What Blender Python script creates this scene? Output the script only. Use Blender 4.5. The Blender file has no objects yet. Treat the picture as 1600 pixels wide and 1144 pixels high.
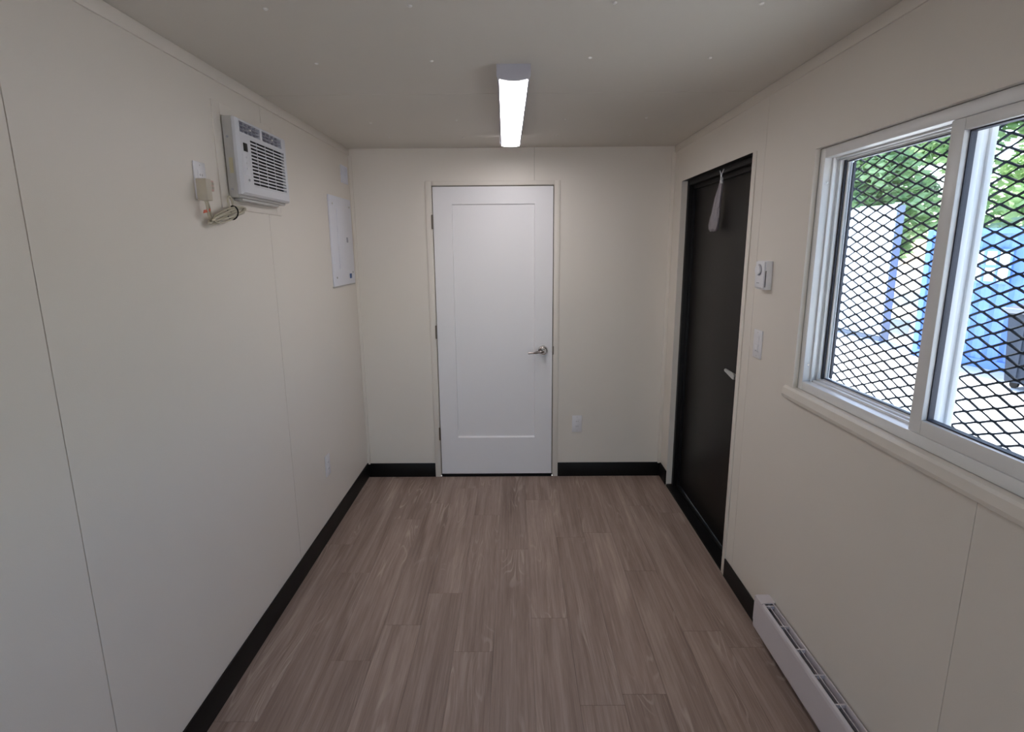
import bpy, bmesh, math, random
from mathutils import Vector, Matrix

random.seed(7)
sc = bpy.context.scene
COL = sc.collection

# ------------------------------------------------------------------ measurements (metres)
XL, XR, D, H = -1.0907, 1.0606, 3.8664, 2.293      # left wall, right wall, back wall, ceiling
YF = -2.30                                         # wall behind the camera
G = -0.60                                          # ground outside

# ------------------------------------------------------------------ camera
cam_d = bpy.data.cameras.new('camera')
cam = bpy.data.objects.new('camera', cam_d); COL.objects.link(cam)
yaw, pitch, roll = -0.0061, 0.2064, -0.0076
fw = Vector((math.sin(yaw)*math.cos(pitch), math.cos(yaw)*math.cos(pitch), -math.sin(pitch)))
rt = Vector((math.cos(yaw), -math.sin(yaw), 0)); up = rt.cross(fw)
r2 = math.cos(roll)*rt + math.sin(roll)*up; u2 = -math.sin(roll)*rt + math.cos(roll)*up
mw = Matrix((r2, u2, -fw)).transposed().to_4x4(); mw.translation = (0, 0, 1.6402)
cam.matrix_world = mw
cam_d.sensor_width = 36; cam_d.lens = 871.36/1600*36; cam_d.clip_start = 0.05; cam_d.clip_end = 300
sc.camera = cam

# ------------------------------------------------------------------ sky, sun, exposure
SUN_DIR = Vector((0.16, 0.98, 1.35)).normalized()
w = bpy.data.worlds.new('sky'); sc.world = w; w.use_nodes = True
wn = w.node_tree.nodes; wl = w.node_tree.links
bg = wn['Background']; sky = wn.new('ShaderNodeTexSky'); sky.sky_type = 'NISHITA'; sky.sun_disc = False
sky.sun_elevation = math.asin(SUN_DIR.z); sky.sun_rotation = math.atan2(SUN_DIR.x, SUN_DIR.y)
sky.air_density = 1.0; sky.dust_density = 1.5; sky.ozone_density = 1.0
wl.new(sky.outputs[0], bg.inputs[0]); bg.inputs[1].default_value = 0.60
sun_d = bpy.data.lights.new('sun', 'SUN'); sun_d.energy = 11.0; sun_d.angle = 0.01; sun_d.color = (1, .95, .88)
sun = bpy.data.objects.new('sun', sun_d); COL.objects.link(sun)
sun.rotation_euler = (-SUN_DIR).to_track_quat('-Z', 'Y').to_euler(); sun.location = (6, 9, 12)
LAMP_EMIT = 11.3
sc.view_settings.view_transform = 'Standard'; sc.view_settings.look = 'None'
sc.view_settings.gamma = 1.0; sc.view_settings.use_curve_mapping = False
sc.view_settings.exposure = 0.95
sc.cycles.max_bounces = 14; sc.cycles.diffuse_bounces = 8; sc.cycles.transparent_max_bounces = 24
sc.cycles.use_denoising = True; sc.cycles.sample_clamp_indirect = 6.0

# ------------------------------------------------------------------ materials
def mat(name, col, rough=.6, metal=0., spec=.5, noise=0., nscale=8., bump=0., bscale=200., var=0.):
    m = bpy.data.materials.new(name); m.use_nodes = True
    nt = m.node_tree; b = nt.nodes['Principled BSDF']
    b.inputs['Base Color'].default_value = (*col, 1); b.inputs['Roughness'].default_value = rough
    b.inputs['Metallic'].default_value = metal; b.inputs['Specular IOR Level'].default_value = spec
    tc = nt.nodes.new('ShaderNodeTexCoord')
    if noise or var:
        n = nt.nodes.new('ShaderNodeTexNoise'); n.inputs['Scale'].default_value = nscale; n.inputs['Detail'].default_value = 4
        nt.links.new(tc.outputs['Object'], n.inputs['Vector'])
        mr = nt.nodes.new('ShaderNodeMapRange'); mr.inputs[3].default_value = 1-noise; mr.inputs[4].default_value = 1+noise
        nt.links.new(n.outputs['Fac'], mr.inputs[0])
        mx = nt.nodes.new('ShaderNodeMix'); mx.data_type = 'RGBA'; mx.blend_type = 'MULTIPLY'; mx.inputs[0].default_value = 1
        mx.inputs[6].default_value = (*col, 1); nt.links.new(mr.outputs[0], mx.inputs[7])
        out = mx.outputs[2]
        nt.links.new(out, b.inputs['Base Color'])
    if bump:
        n2 = nt.nodes.new('ShaderNodeTexNoise'); n2.inputs['Scale'].default_value = bscale; n2.inputs['Detail'].default_value = 3
        nt.links.new(tc.outputs['Object'], n2.inputs['Vector'])
        bp = nt.nodes.new('ShaderNodeBump'); bp.inputs['Strength'].default_value = bump; bp.inputs['Distance'].default_value = .001
        nt.links.new(n2.outputs['Fac'], bp.inputs['Height']); nt.links.new(bp.outputs[0], b.inputs['Normal'])
    return m

M = {}
M['wall'] = mat('vinyl_wall_board', (.76, .71, .645), .48, noise=.02, nscale=3, bump=.25, bscale=350)
M['wall_trim'] = mat('vinyl_trim', (.76, .71, .645), .55, noise=.02, nscale=5)
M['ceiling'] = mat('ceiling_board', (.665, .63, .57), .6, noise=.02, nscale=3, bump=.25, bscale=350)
M['gap'] = mat('wall_backing', (.28, .25, .19), .8, noise=.1)
M['shell'] = mat('outer_shell', (.62, .6, .55), .6, noise=.05)
M['base'] = mat('black_vinyl_base', (.005, .0042, .0042), .5, spec=.25, noise=.1, nscale=20)
M['door_white'] = mat('white_door_paint', (.84, .83, .85), .38, noise=.012, nscale=4, bump=.12, bscale=300)
M['dark_door'] = mat('dark_brown_steel_door', (.012, .010, .0095), .42, spec=.3, noise=.1, nscale=14)
M['dark_frame'] = mat('dark_bronze_frame', (.005, .0045, .005), .5, spec=.25, noise=.1, nscale=14)
M['white_plastic'] = mat('white_plastic', (.80, .80, .84), .32, noise=.01, nscale=9)
M['ac_plastic'] = mat('pale_grey_plastic', (.66, .67, .71), .28, noise=.01, nscale=9)
M['ac_metal'] = mat('grey_painted_sheet', (.50, .49, .47), .42, noise=.08, nscale=14)
M['vent_dark'] = mat('vent_recess', (.035, .037, .045), .55, noise=.1, nscale=30)
M['vent_grey'] = mat('vent_grey', (.38, .38, .43), .5, noise=.08, nscale=30)
M['black'] = mat('black_plastic', (.006, .006, .007), .45, spec=.2, noise=.1, nscale=30)
M['steel'] = mat('brushed_nickel', (.30, .27, .25), .22, metal=1, noise=.05, nscale=40)
M['lever'] = mat('satin_chrome', (.72, .74, .74), .32, metal=.75, noise=.04, nscale=40)
M['bronze'] = mat('hinge_metal', (.22, .19, .16), .42, metal=1, noise=.08, nscale=40)
M['vinyl'] = mat('white_window_vinyl', (.80, .80, .80), .33, noise=.01, nscale=9)
M['gasket'] = mat('dark_gasket', (.03, .03, .05), .5, noise=.1, nscale=30)
M['mesh'] = mat('dark_painted_mesh', (.018, .026, .036), .75, spec=.15, noise=.1, nscale=40)
M['beige_plug'] = mat('beige_plug', (.52, .47, .38), .45, noise=.05, nscale=30)
M['cord'] = mat('beige_cord', (.50, .46, .36), .5, noise=.06, nscale=30)
M['tag_red'] = mat('red_tag', (.62, .13, .07), .5, noise=.05, nscale=30)
M['label_pink'] = mat('warning_label', (.62, .42, .36), .5, noise=.05, nscale=30)
M['sticker'] = mat('yellowed_sticker', (.55, .50, .33), .5, noise=.05, nscale=30)
M['panel_white'] = mat('breaker_panel_paint', (.76, .77, .84), .35, noise=.012, nscale=9)
M['blue_mark'] = mat('blue_tag', (.05, .12, .33), .4, noise=.05, nscale=30)
M['heater'] = mat('heater_enamel', (.64, .60, .63), .36, noise=.015, nscale=9)
M['heater_dark'] = mat('heater_recess', (.12, .12, .14), .5, noise=.08, nscale=30)
M['plate_cream'] = mat('cream_plastic', (.76, .75, .78), .35, noise=.01, nscale=9)
M['lamp_body'] = mat('lilac_grey_lamp_body', (.44, .43, .48), .4, noise=.01, nscale=9)
M['screw'] = mat('screw_cap', (.80, .78, .74), .3, noise=.02, nscale=30)
M['sand'] = mat('sunlit_gravel', (.62, .60, .56), .9, noise=.22, nscale=3.0, bump=.6, bscale=40)
M['hoard'] = mat('white_sheet_panel', (.86, .88, .90), .5, noise=.03, nscale=3)
M['steel_and_shade_grey'] = mat('steel_and_shade_grey', (.20, .22, .26), .5, noise=.1, nscale=4)
M['container'] = mat('blue_container_paint', (.16, .29, .74), .5, noise=.12, nscale=2.5)
M['placard'] = mat('white_placard', (.85, .86, .88), .5, noise=.02, nscale=4)
M['concrete'] = mat('pale_concrete', (.70, .70, .70), .85, noise=.12, nscale=6)
M['bin'] = mat('dark_grey_bin', (.045, .055, .075), .6, spec=.2, noise=.1, nscale=6)
M['trunk'] = mat('pale_bark', (.50, .47, .43), .8, noise=.4, nscale=5, bump=.6, bscale=12)
M['soil'] = mat('soil', (.12, .09, .07), .9, noise=.3, nscale=3)

def glass(name, tint=(.87, .90, .92)):
    m = bpy.data.materials.new(name); m.use_nodes = True; nt = m.node_tree
    for n in list(nt.nodes): nt.nodes.remove(n)
    o = nt.nodes.new('ShaderNodeOutputMaterial'); t = nt.nodes.new('ShaderNodeBsdfTransparent'); t.inputs[0].default_value = (*tint, 1)
    g = nt.nodes.new('ShaderNodeBsdfGlossy'); g.inputs['Roughness'].default_value = .02
    lw = nt.nodes.new('ShaderNodeLayerWeight'); lw.inputs[0].default_value = .5      # facing term: the same from both sides of the pane
    pw = nt.nodes.new('ShaderNodeMath'); pw.operation = 'POWER'; pw.inputs[1].default_value = 5; nt.links.new(lw.outputs['Facing'], pw.inputs[0])
    f = nt.nodes.new('ShaderNodeMath'); f.operation = 'MULTIPLY_ADD'; f.inputs[1].default_value = .9; f.inputs[2].default_value = .035; nt.links.new(pw.outputs[0], f.inputs[0])
    mx = nt.nodes.new('ShaderNodeMixShader')
    nt.links.new(f.outputs[0], mx.inputs[0]); nt.links.new(t.outputs[0], mx.inputs[1]); nt.links.new(g.outputs[0], mx.inputs[2])
    nt.links.new(mx.outputs[0], o.inputs[0]); return m
M['glass'] = glass('window_glass')

def bagmat():
    m = bpy.data.materials.new('clear_plastic_film'); m.use_nodes = True; nt = m.node_tree
    for n in list(nt.nodes): nt.nodes.remove(n)
    o = nt.nodes.new('ShaderNodeOutputMaterial'); t = nt.nodes.new('ShaderNodeBsdfTransparent'); t.inputs[0].default_value = (.85, .82, .85, 1)
    p = nt.nodes.new('ShaderNodeBsdfPrincipled'); p.inputs['Base Color'].default_value = (.50, .46, .50, 1); p.inputs['Roughness'].default_value = .22
    n = nt.nodes.new('ShaderNodeTexNoise'); n.inputs['Scale'].default_value = 35
    bp = nt.nodes.new('ShaderNodeBump'); bp.inputs['Strength'].default_value = .8; bp.inputs['Distance'].default_value = .004
    nt.links.new(n.outputs['Fac'], bp.inputs['Height']); nt.links.new(bp.outputs[0], p.inputs['Normal'])
    mx = nt.nodes.new('ShaderNodeMixShader'); mx.inputs[0].default_value = .62
    nt.links.new(t.outputs[0], mx.inputs[1]); nt.links.new(p.outputs[0], mx.inputs[2]); nt.links.new(mx.outputs[0], o.inputs[0]); return m
M['film'] = bagmat()

def emit(name, col, s):
    m = bpy.data.materials.new(name); m.use_nodes = True; nt = m.node_tree
    b = nt.nodes['Principled BSDF']; b.inputs['Base Color'].default_value = (.9, .9, .9, 1)
    b.inputs['Emission Color'].default_value = (*col, 1); b.inputs['Emission Strength'].default_value = s; return m
M['diffuser'] = emit('lit_lamp_diffuser', (1.0, .965, .98), LAMP_EMIT)

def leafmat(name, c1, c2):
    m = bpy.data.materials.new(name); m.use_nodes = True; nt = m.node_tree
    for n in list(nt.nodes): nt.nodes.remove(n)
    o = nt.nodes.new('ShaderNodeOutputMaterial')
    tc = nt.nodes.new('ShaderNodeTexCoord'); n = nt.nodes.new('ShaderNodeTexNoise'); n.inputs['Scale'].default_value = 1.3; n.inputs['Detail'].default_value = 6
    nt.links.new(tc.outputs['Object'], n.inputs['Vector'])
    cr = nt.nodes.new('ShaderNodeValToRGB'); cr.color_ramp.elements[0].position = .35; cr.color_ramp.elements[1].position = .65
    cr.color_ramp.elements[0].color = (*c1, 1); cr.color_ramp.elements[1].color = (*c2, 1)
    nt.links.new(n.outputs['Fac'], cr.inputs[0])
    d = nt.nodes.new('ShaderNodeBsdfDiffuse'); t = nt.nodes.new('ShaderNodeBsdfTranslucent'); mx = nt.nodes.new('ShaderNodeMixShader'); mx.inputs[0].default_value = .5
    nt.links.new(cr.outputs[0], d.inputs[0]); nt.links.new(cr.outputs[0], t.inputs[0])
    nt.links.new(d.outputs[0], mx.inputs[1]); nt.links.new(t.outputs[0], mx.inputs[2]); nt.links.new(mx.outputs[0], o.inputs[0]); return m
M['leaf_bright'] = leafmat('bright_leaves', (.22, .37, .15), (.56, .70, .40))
M['leaf_dark'] = leafmat('dark_leaves', (.14, .23, .15), (.34, .45, .29))  # darker green range than the bright set

def woodmat():
    m = bpy.data.materials.new('grey_brown_oak_plank'); m.use_nodes = True; nt = m.node_tree; L = nt.links
    b = nt.nodes['Principled BSDF']; N = nt.nodes.new
    tc = N('ShaderNodeTexCoord'); oi = N('ShaderNodeObjectInfo')
    off = N('ShaderNodeVectorMath'); off.operation = 'MULTIPLY_ADD'      # every plank takes its own cut of the grain
    cmb = N('ShaderNodeCombineXYZ'); L.new(oi.outputs['Random'], cmb.inputs[0]); L.new(oi.outputs['Random'], cmb.inputs[1]); L.new(oi.outputs['Random'], cmb.inputs[2])
    L.new(cmb.outputs[0], off.inputs[0]); off.inputs[1].default_value = (31, 17, 23); L.new(tc.outputs['Object'], off.inputs[2])
    def mapped(s):
        mp = N('ShaderNodeMapping'); mp.inputs['Scale'].default_value = s; L.new(off.outputs[0], mp.inputs[0]); return mp.outputs[0]
    def noise(v, scale, detail=5, dist=0, rough=.6):
        n = N('ShaderNodeTexNoise'); n.inputs['Scale'].default_value = scale; n.inputs['Detail'].default_value = detail
        n.inputs['Distortion'].default_value = dist; n.inputs['Roughness'].default_value = rough; L.new(v, n.inputs['Vector']); return n.outputs['Fac']
    broad = noise(mapped((9, .55, 1)), 1.5, 4, .6)
    streak = noise(mapped((60, 1.3, 1)), 1.6, 6, .3, .7)
    fine = noise(mapped((260, 9, 1)), 1.5, 3)
    # cathedral figure: contour lines of a stretched noise field
    fig = noise(mapped((7, .75, 1)), 1.0, 2, .8, .4)
    mu = N('ShaderNodeMath'); mu.operation = 'MULTIPLY'; mu.inputs[1].default_value = 120; L.new(fig, mu.inputs[0])
    sn = N('ShaderNodeMath'); sn.operation = 'SINE'; L.new(mu.outputs[0], sn.inputs[0])
    figl = N('ShaderNodeMapRange'); figl.inputs[1].default_value = .55; figl.inputs[2].default_value = 1; L.new(sn.outputs[0], figl.inputs[0])
    figm = N('ShaderNodeMapRange'); figm.inputs[1].default_value = .50; figm.inputs[2].default_value = .68; L.new(noise(mapped((5, 1.2, 1)), 1.3, 2), figm.inputs[0])
    fm = N('ShaderNodeMath'); fm.operation = 'MULTIPLY'; L.new(figl.outputs[0], fm.inputs[0]); L.new(figm.outputs[0], fm.inputs[1])
    cr = N('ShaderNodeValToRGB'); e = cr.color_ramp.elements
    e[0].position = .30; e[0].color = (.180, .122, .098, 1); e[1].position = .72; e[1].color = (.50, .395, .335, 1)
    k = e.new(.5); k.color = (.325, .238, .200, 1)
    sm = N('ShaderNodeMath'); sm.operation = 'MULTIPLY_ADD'; sm.inputs[1].default_value = .55
    s2 = N('ShaderNodeMath'); s2.operation = 'MULTIPLY'; s2.inputs[1].default_value = .45
    L.new(broad, sm.inputs[0]); L.new(streak, s2.inputs[0]); L.new(s2.outputs[0], sm.inputs[2]); L.new(sm.outputs[0], cr.inputs[0])
    def mul(a, fac_out, lo, hi):
        mr = N('ShaderNodeMapRange'); mr.inputs[3].default_value = lo; mr.inputs[4].default_value = hi; L.new(fac_out, mr.inputs[0])
        mx = N('ShaderNodeMix'); mx.data_type = 'RGBA'; mx.blend_type = 'MULTIPLY'; mx.inputs[0].default_value = 1
        L.new(a, mx.inputs[6]); L.new(mr.outputs[0], mx.inputs[7]); return mx.outputs[2]
    c = mul(cr.outputs[0], fine, .82, 1.18)
    c = mul(c, oi.outputs['Random'], .95, 1.05)
    mx = N('ShaderNodeMix'); mx.data_type = 'RGBA'; mx.inputs[7].default_value = (.55, .45, .385, 1); L.new(c, mx.inputs[6])
    f5 = N('ShaderNodeMath'); f5.operation = 'MULTIPLY'; f5.inputs[1].default_value = .62; L.new(fm.outputs[0], f5.inputs[0]); L.new(f5.outputs[0], mx.inputs[0])
    L.new(mx.outputs[2], b.inputs['Base Color'])
    b.inputs['Roughness'].default_value = .52; b.inputs['Specular IOR Level'].default_value = .4
    bp = N('ShaderNodeBump'); bp.inputs['Strength'].default_value = .25; bp.inputs['Distance'].default_value = .0006
    L.new(fine, bp.inputs['Height']); L.new(bp.outputs[0], b.inputs['Normal'])
    return m
M['plank'] = woodmat()

# ------------------------------------------------------------------ mesh helpers
def link(name, me, m, parent=None):
    o = bpy.data.objects.new(name, me); COL.objects.link(o)
    if m is not None and not me.materials: me.materials.append(M[m] if isinstance(m, str) else m)
    if parent is not None: o.parent = parent
    return o

def tag(o, label=None, cat=None, group=None, kind=None):
    if label: o['label'] = label
    if cat: o['category'] = cat
    if group: o['group'] = group
    if kind: o['kind'] = kind
    return o

def add_box(bm, a, b, bev=0., seg=2):
    r = bmesh.ops.create_cube(bm, size=1)
    vs = r['verts']
    for v in vs:
        v.co = Vector([a[i] + (v.co[i]+.5)*(b[i]-a[i]) for i in range(3)])
    if bev:
        es = list({e for v in vs for e in v.link_edges})
        bmesh.ops.bevel(bm, geom=es, offset=bev, segments=seg, affect='EDGES', profile=.5, clamp_overlap=True)

def finish(bm, name, m, parent=None, smooth=False):
    bmesh.ops.recalc_face_normals(bm, faces=bm.faces)
    me = bpy.data.meshes.new(name); bm.to_mesh(me); bm.free()
    if smooth:
        for p in me.polygons: p.use_smooth = True
        try: me.set_sharp_from_angle(angle=math.radians(35))
        except Exception: pass
    return link(name, me, m, parent)

def box(name, a, b, m, parent=None, bev=0., seg=2):
    bm = bmesh.new(); add_box(bm, a, b, bev, seg); return finish(bm, name, m, parent, smooth=bev > 0)

def boxes(name, lst, m, parent=None, bev=0.):
    bm = bmesh.new()
    for a, b in lst: add_box(bm, a, b, bev)
    return finish(bm, name, m, parent, smooth=bev > 0)

def prism(name, pts, axis, v0, v1, m, parent=None, bev=0.):
    """outline pts in the two axes other than `axis`, extruded from v0 to v1"""
    bm = bmesh.new(); ax = [i for i in range(3) if i != axis]
    def mk(p, v):
        c = [0, 0, 0]; c[ax[0]] = p[0]; c[ax[1]] = p[1]; c[axis] = v; return bm.verts.new(c)
    A = [mk(p, v0) for p in pts]; B = [mk(p, v1) for p in pts]
    bm.faces.new(A); bm.faces.new(B[::-1])
    n = len(pts)
    for i in range(n): bm.faces.new((A[i], B[i], B[(i+1) % n], A[(i+1) % n]))
    if bev:
        bmesh.ops.bevel(bm, geom=list(bm.edges), offset=bev, segments=2, affect='EDGES', clamp_overlap=True)
    return finish(bm, name, m, parent, smooth=bev > 0)

def add_cyl(bm, c, axis, r, h, seg=24, r2=None):
    rr = bmesh.ops.create_cone(bm, cap_ends=True, segments=seg, radius1=r, radius2=r if r2 is None else r2, depth=h)
    rot = {0: Matrix.Rotation(math.pi/2, 4, 'Y'), 1: Matrix.Rotation(math.pi/2, 4, 'X'), 2: Matrix.Identity(4)}[axis]
    bmesh.ops.transform(bm, matrix=Matrix.Translation(c) @ rot, verts=rr['verts'])

def cyl(name, c, axis, r, h, m, parent=None, seg=24, r2=None):
    bm = bmesh.new(); add_cyl(bm, c, axis, r, h, seg, r2); return finish(bm, name, m, parent, smooth=True)

def add_tube(bm, pts, rad, seg=10, closed=False):
    pts = [Vector(p) for p in pts]; rings = []; n = len(pts); prev = None
    for i, p in enumerate(pts):
        t = (pts[(i+1) % n] - pts[i-1]) if closed else (pts[min(i+1, n-1)] - pts[max(i-1, 0)])
        t.normalize()
        ref = prev if prev is not None else (Vector((0, 0, 1)) if abs(t.z) < .9 else Vector((1, 0, 0)))
        a = (ref - t*ref.dot(t)).normalized(); b = t.cross(a); prev = a
        rr = rad[i] if isinstance(rad, (list, tuple)) else rad
        rings.append([bm.verts.new(p + (a*math.cos(k*2*math.pi/seg) + b*math.sin(k*2*math.pi/seg))*rr) for k in range(seg)])
    for i in range(n if closed else n-1):
        A, B = rings[i], rings[(i+1) % n]
        for k in range(seg): bm.faces.new((A[k], A[(k+1) % seg], B[(k+1) % seg], B[k]))
    if not closed: bm.faces.new(rings[0][::-1]); bm.faces.new(rings[-1])

def spline(P, n=8):
    P = [Vector(p) for p in P]; out = []
    for i in range(len(P)-1):
        p0, p1, p2, p3 = P[max(i-1, 0)], P[i], P[i+1], P[min(i+2, len(P)-1)]
        for k in range(n):
            t = k/n
            out.append(.5*((2*p1) + (p2-p0)*t + (2*p0-5*p1+4*p2-p3)*t*t + (-p0+3*p1-3*p2+p3)*t**3))
    out.append(P[-1]); return out

def tube(name, pts, rad, m, parent=None, seg=10, closed=False):
    bm = bmesh.new(); add_tube(bm, pts, rad, seg, closed); return finish(bm, name, m, parent, smooth=True)

def empty(name, loc, label=None, cat=None, group=None, kind=None):
    o = bpy.data.objects.new(name, None); COL.objects.link(o); o.location = loc; o.empty_display_size = .1
    return tag(o, label, cat, group, kind)

def into(root):
    """parts are modelled in world coordinates; move them under their thing's Empty"""
    bpy.context.view_layer.update()
    def shift(o):
        for ch in o.children:
            if o is root: ch.location = ch.location - root.location
            shift(ch)
    shift(root)

# ================================================================== THE SETTING
# ---- floor: a slab that carries the planks
floor = box('floor', (XL-.02, YF-.02, -.10), (XR+.03, D+.02, -.006), 'gap')
tag(floor, 'grey brown oak look plank floor of the whole room', kind='structure')
PW, PL = .165, 1.22
ends = {0: 2.244, 1: 1.749, -3: 2.434, -6: 2.614, 4: 3.373, 2: 3.02, -1: 1.62, -2: 3.25, -4: 3.42, -5: 1.98, 3: 2.62, 5: 2.05}
def plank_mesh(wd, ln):
    bm = bmesh.new(); add_box(bm, (-wd/2, -ln/2, -.006), (wd/2, ln/2, 0), .0005, 1)
    bmesh.ops.recalc_face_normals(bm, faces=bm.faces)
    me = bpy.data.meshes.new('plank'); bm.to_mesh(me); bm.free(); me.materials.append(M['plank']); return me
full = plank_mesh(PW-.0006, PL-.0008)
for k in range(-7, 6):
    x0, x1 = .065+PW*k, .065+PW*(k+1)
    x0c, x1c = max(x0, XL), min(x1, XR)
    if x1c-x0c < .01: continue
    y = ends.get(k, 2.9)
    while y > YF: y -= PL
    while y < D:
        a, b = max(y, YF), min(y+PL, D)
        if b-a > .01:
            whole = (b-a > PL-.001) and (x1c-x0c > PW-.001)
            o = link('plank', full if whole else plank_mesh(x1c-x0c-.0006, b-a-.0008), None, floor)
            o.location = ((x0c+x1c)/2, (a+b)/2, 0)
        y += PL

# ---- ceiling with two-foot-wide board joints and screw caps
ceiling = box('ceiling', (XL-.02, YF-.02, H+.010), (XR+.02, D+.02, H+.09), 'gap')
tag(ceiling, 'flat cream board ceiling with small screw caps', kind='structure')
ys = [YF, .016, 1.296, 2.576, D+.01]
for a, b in zip(ys[:-1], ys[1:]):
    box('panel', (XL-.01, a+.002, H), (XR+.01, b-.002, H+.010), 'ceiling', ceiling, .0008, 1)
bm = bmesh.new()
r = bmesh.ops.create_uvsphere(bm, u_segments=12, v_segments=6, radius=1)
for v in r['verts']: v.co = Vector((v.co.x*.0075, v.co.y*.0075, min(v.co.z, 0)*.0045))
me_cap = bpy.data.meshes.new('screw_cap'); bm.to_mesh(me_cap); bm.free(); me_cap.materials.append(M['screw'])
for x, y in [(-.681, 1.70), (-.282, 1.69), (.275, 1.683), (.679, 1.697), (-.70, 2.16), (-.289, 2.144), (.268, 2.127), (.69, 2.14),
             (-.749, 3.113), (-.296, 3.071), (.267, 3.065), (.678, 3.052), (.253, 3.493), (-.74, 3.5), (-.3, 3.52), (.68, 3.48)]:
    o = link('screw_cap', me_cap, None, ceiling); o.location = (x, y, H)

# ---- left wall
wl_ = box('wall_left', (XL-.10, YF-.12, -.10), (XL-.009, D+.10, H+.09), 'gap')
tag(wl_, 'cream vinyl board wall on the left with thin upright joints', kind='structure')
ys = [YF, -.005, 1.278, 2.561, D+.009]
for a, b in zip(ys[:-1], ys[1:]):
    box('panel', (XL-.009, a+.0014, -.004), (XL, b-.0014, H-.0005), 'wall', wl_, .0008, 1)

# ---- back wall with the door opening
DX0, DX1, DZ1 = -.5446, .2602, 2.05
wb = prism('wall_back', [(XL-.009, -.1), (DX0-.03, -.1), (DX0-.03, DZ1+.03), (DX1+.03, DZ1+.03), (DX1+.03, -.1), (XR+.009, -.1), (XR+.009, H+.09), (XL-.009, H+.09)],
           1, D+.009, D+.10, 'gap')
tag(wb, 'cream vinyl board wall at the end of the room around the white door', kind='structure')
g = .0010
prism('panel', [(XL, 0), (DX0-.03, 0), (DX0-.03, DZ1+.03), (.134-g, DZ1+.03), (.134-g, H-.0005), (XL, H-.0005)], 1, D, D+.009, 'wall', wb)
prism('panel', [(.134+g, DZ1+.03), (DX1+.03, DZ1+.03), (DX1+.03, 0), (XR, 0), (XR, H-.0005), (.134+g, H-.0005)], 1, D, D+.009, 'wall', wb)

# ---- right wall with door and window openings
OY0, OY1, OZ1 = 2.610, 3.695, 2.053          # dark door opening
WY0, WY1, WZ0, WZ1 = .86, 2.082, 1.105, 1.980  # window opening
T = .12
wr = boxes('wall_right', [((XR+.009, YF-.12, -.1), (XR+T, WY0, H+.09)), ((XR+.009, WY0, -.1), (XR+T, WY1, WZ0)), ((XR+.009, WY0, WZ1), (XR+T, WY1, H+.09)),
                          ((XR+.009, WY1, -.1), (XR+T, OY0, H+.09)), ((XR+.009, OY0, OZ1), (XR+T, OY1, H+.09)), ((XR+.009, OY1, -.1), (XR+T, D+.10, H+.09))], 'shell')
tag(wr, 'cream vinyl board wall on the right with window and dark door', kind='structure')
S1, S2, S3 = 2.492, 1.195, -.09
zt = H-.0005
prism('panel', [(S1+g, 0), (OY0, 0), (OY0, OZ1), (OY1, OZ1), (OY1, 0), (D-.0005, 0), (D-.0005, zt), (S1+g, zt)], 0, XR, XR+.009, 'wall', wr)
prism('panel', [(S2+g, 0), (S1-g, 0), (S1-g, zt), (S2+g, zt), (S2+g, WZ1), (WY1, WZ1), (WY1, WZ0), (S2+g, WZ0)], 0, XR, XR+.009, 'wall', wr)
prism('panel', [(S3+g, 0), (S2-g, 0), (S2-g, WZ0), (WY0, WZ0), (WY0, WZ1), (S2-g, WZ1), (S2-g, zt), (S3+g, zt)], 0, XR, XR+.009, 'wall', wr)
box('panel', (XR, YF, 0), (XR+.009, S3-g, zt), 'wall', wr)

# ---- wall behind the camera
VX0, VX1, VZ1 = -.50, .50, 2.03      # added open doorway behind the viewpoint, lets extra daylight in
wf = boxes('wall_front', [((XL-.009, YF-.12, -.1), (VX0, YF, H+.09)), ((VX1, YF-.12, -.1), (XR+.009, YF, H+.09)), ((VX0, YF-.12, VZ1), (VX1, YF, H+.09))], 'wall')
tag(wf, 'plain cream end wall behind the viewpoint', kind='structure')

# ---- trims
def trim(n, a, b, label, bev=.002):
    o = box('trim_%d' % n, a, b, 'wall_trim', None, bev); tag(o, label, kind='structure'); return o
trim(1, (XL, YF, 2.250), (XL+.007, D, H-.0005), 'flat cream cornice strip along the left wall top')
trim(2, (XR-.007, YF, 2.252), (XR, D, H-.0005), 'flat cream cornice strip along the right wall top')
trim(3, (XL, D-.010, .10), (XL+.022, D, 2.252), 'thin upright corner strip at the left end of the back wall')
trim(4, (XR-.024, D-.010, .10), (XR, D, 2.252), 'thin upright corner strip at the right end of the back wall')
# casing round the air conditioner
tr = boxes('trim_5', [((XL, 2.150, 1.800), (XL+.005, 2.205, 2.178)), ((XL, 2.640, 1.800), (XL+.005, 2.690, 2.178)),
                      ((XL, 2.205, 1.800), (XL+.005, 2.640, 1.840)), ((XL, 2.205, 2.136), (XL+.005, 2.640, 2.178))], 'wall_trim', None, .0012)
tag(tr, 'flat cream casing strips framing the air conditioner', kind='structure')
# near casing of the dark door
trim(6, (XR-.006, 2.572, .0), (XR, OY0, 2.053), 'narrow cream casing strip on the near side of the dark door', .0025)

# ---- black vinyl base
def base(name, a, b, label):
    o = box(name, a, b, 'base', None, .0025); tag(o, label, kind='structure')
base('baseboard_left', (XL, YF, 0), (XL+.008, D, .112), 'black vinyl baseboard along the left wall')
base('baseboard_back', (XL+.008, D-.008, 0), (-.590, D, .106), 'black vinyl baseboard left of the white door')
base('baseboard_back', (.306, D-.008, 0), (XR-.008, D, .106), 'black vinyl baseboard right of the white door')
base('baseboard_right', (XR-.008, OY1+.004, 0), (XR, D, .104), 'short black vinyl baseboard between dark door and back wall')
base('baseboard_right', (XR-.008, .6, 0), (XR, 2.572, .098), 'black vinyl baseboard on the right wall behind the heater')

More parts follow.
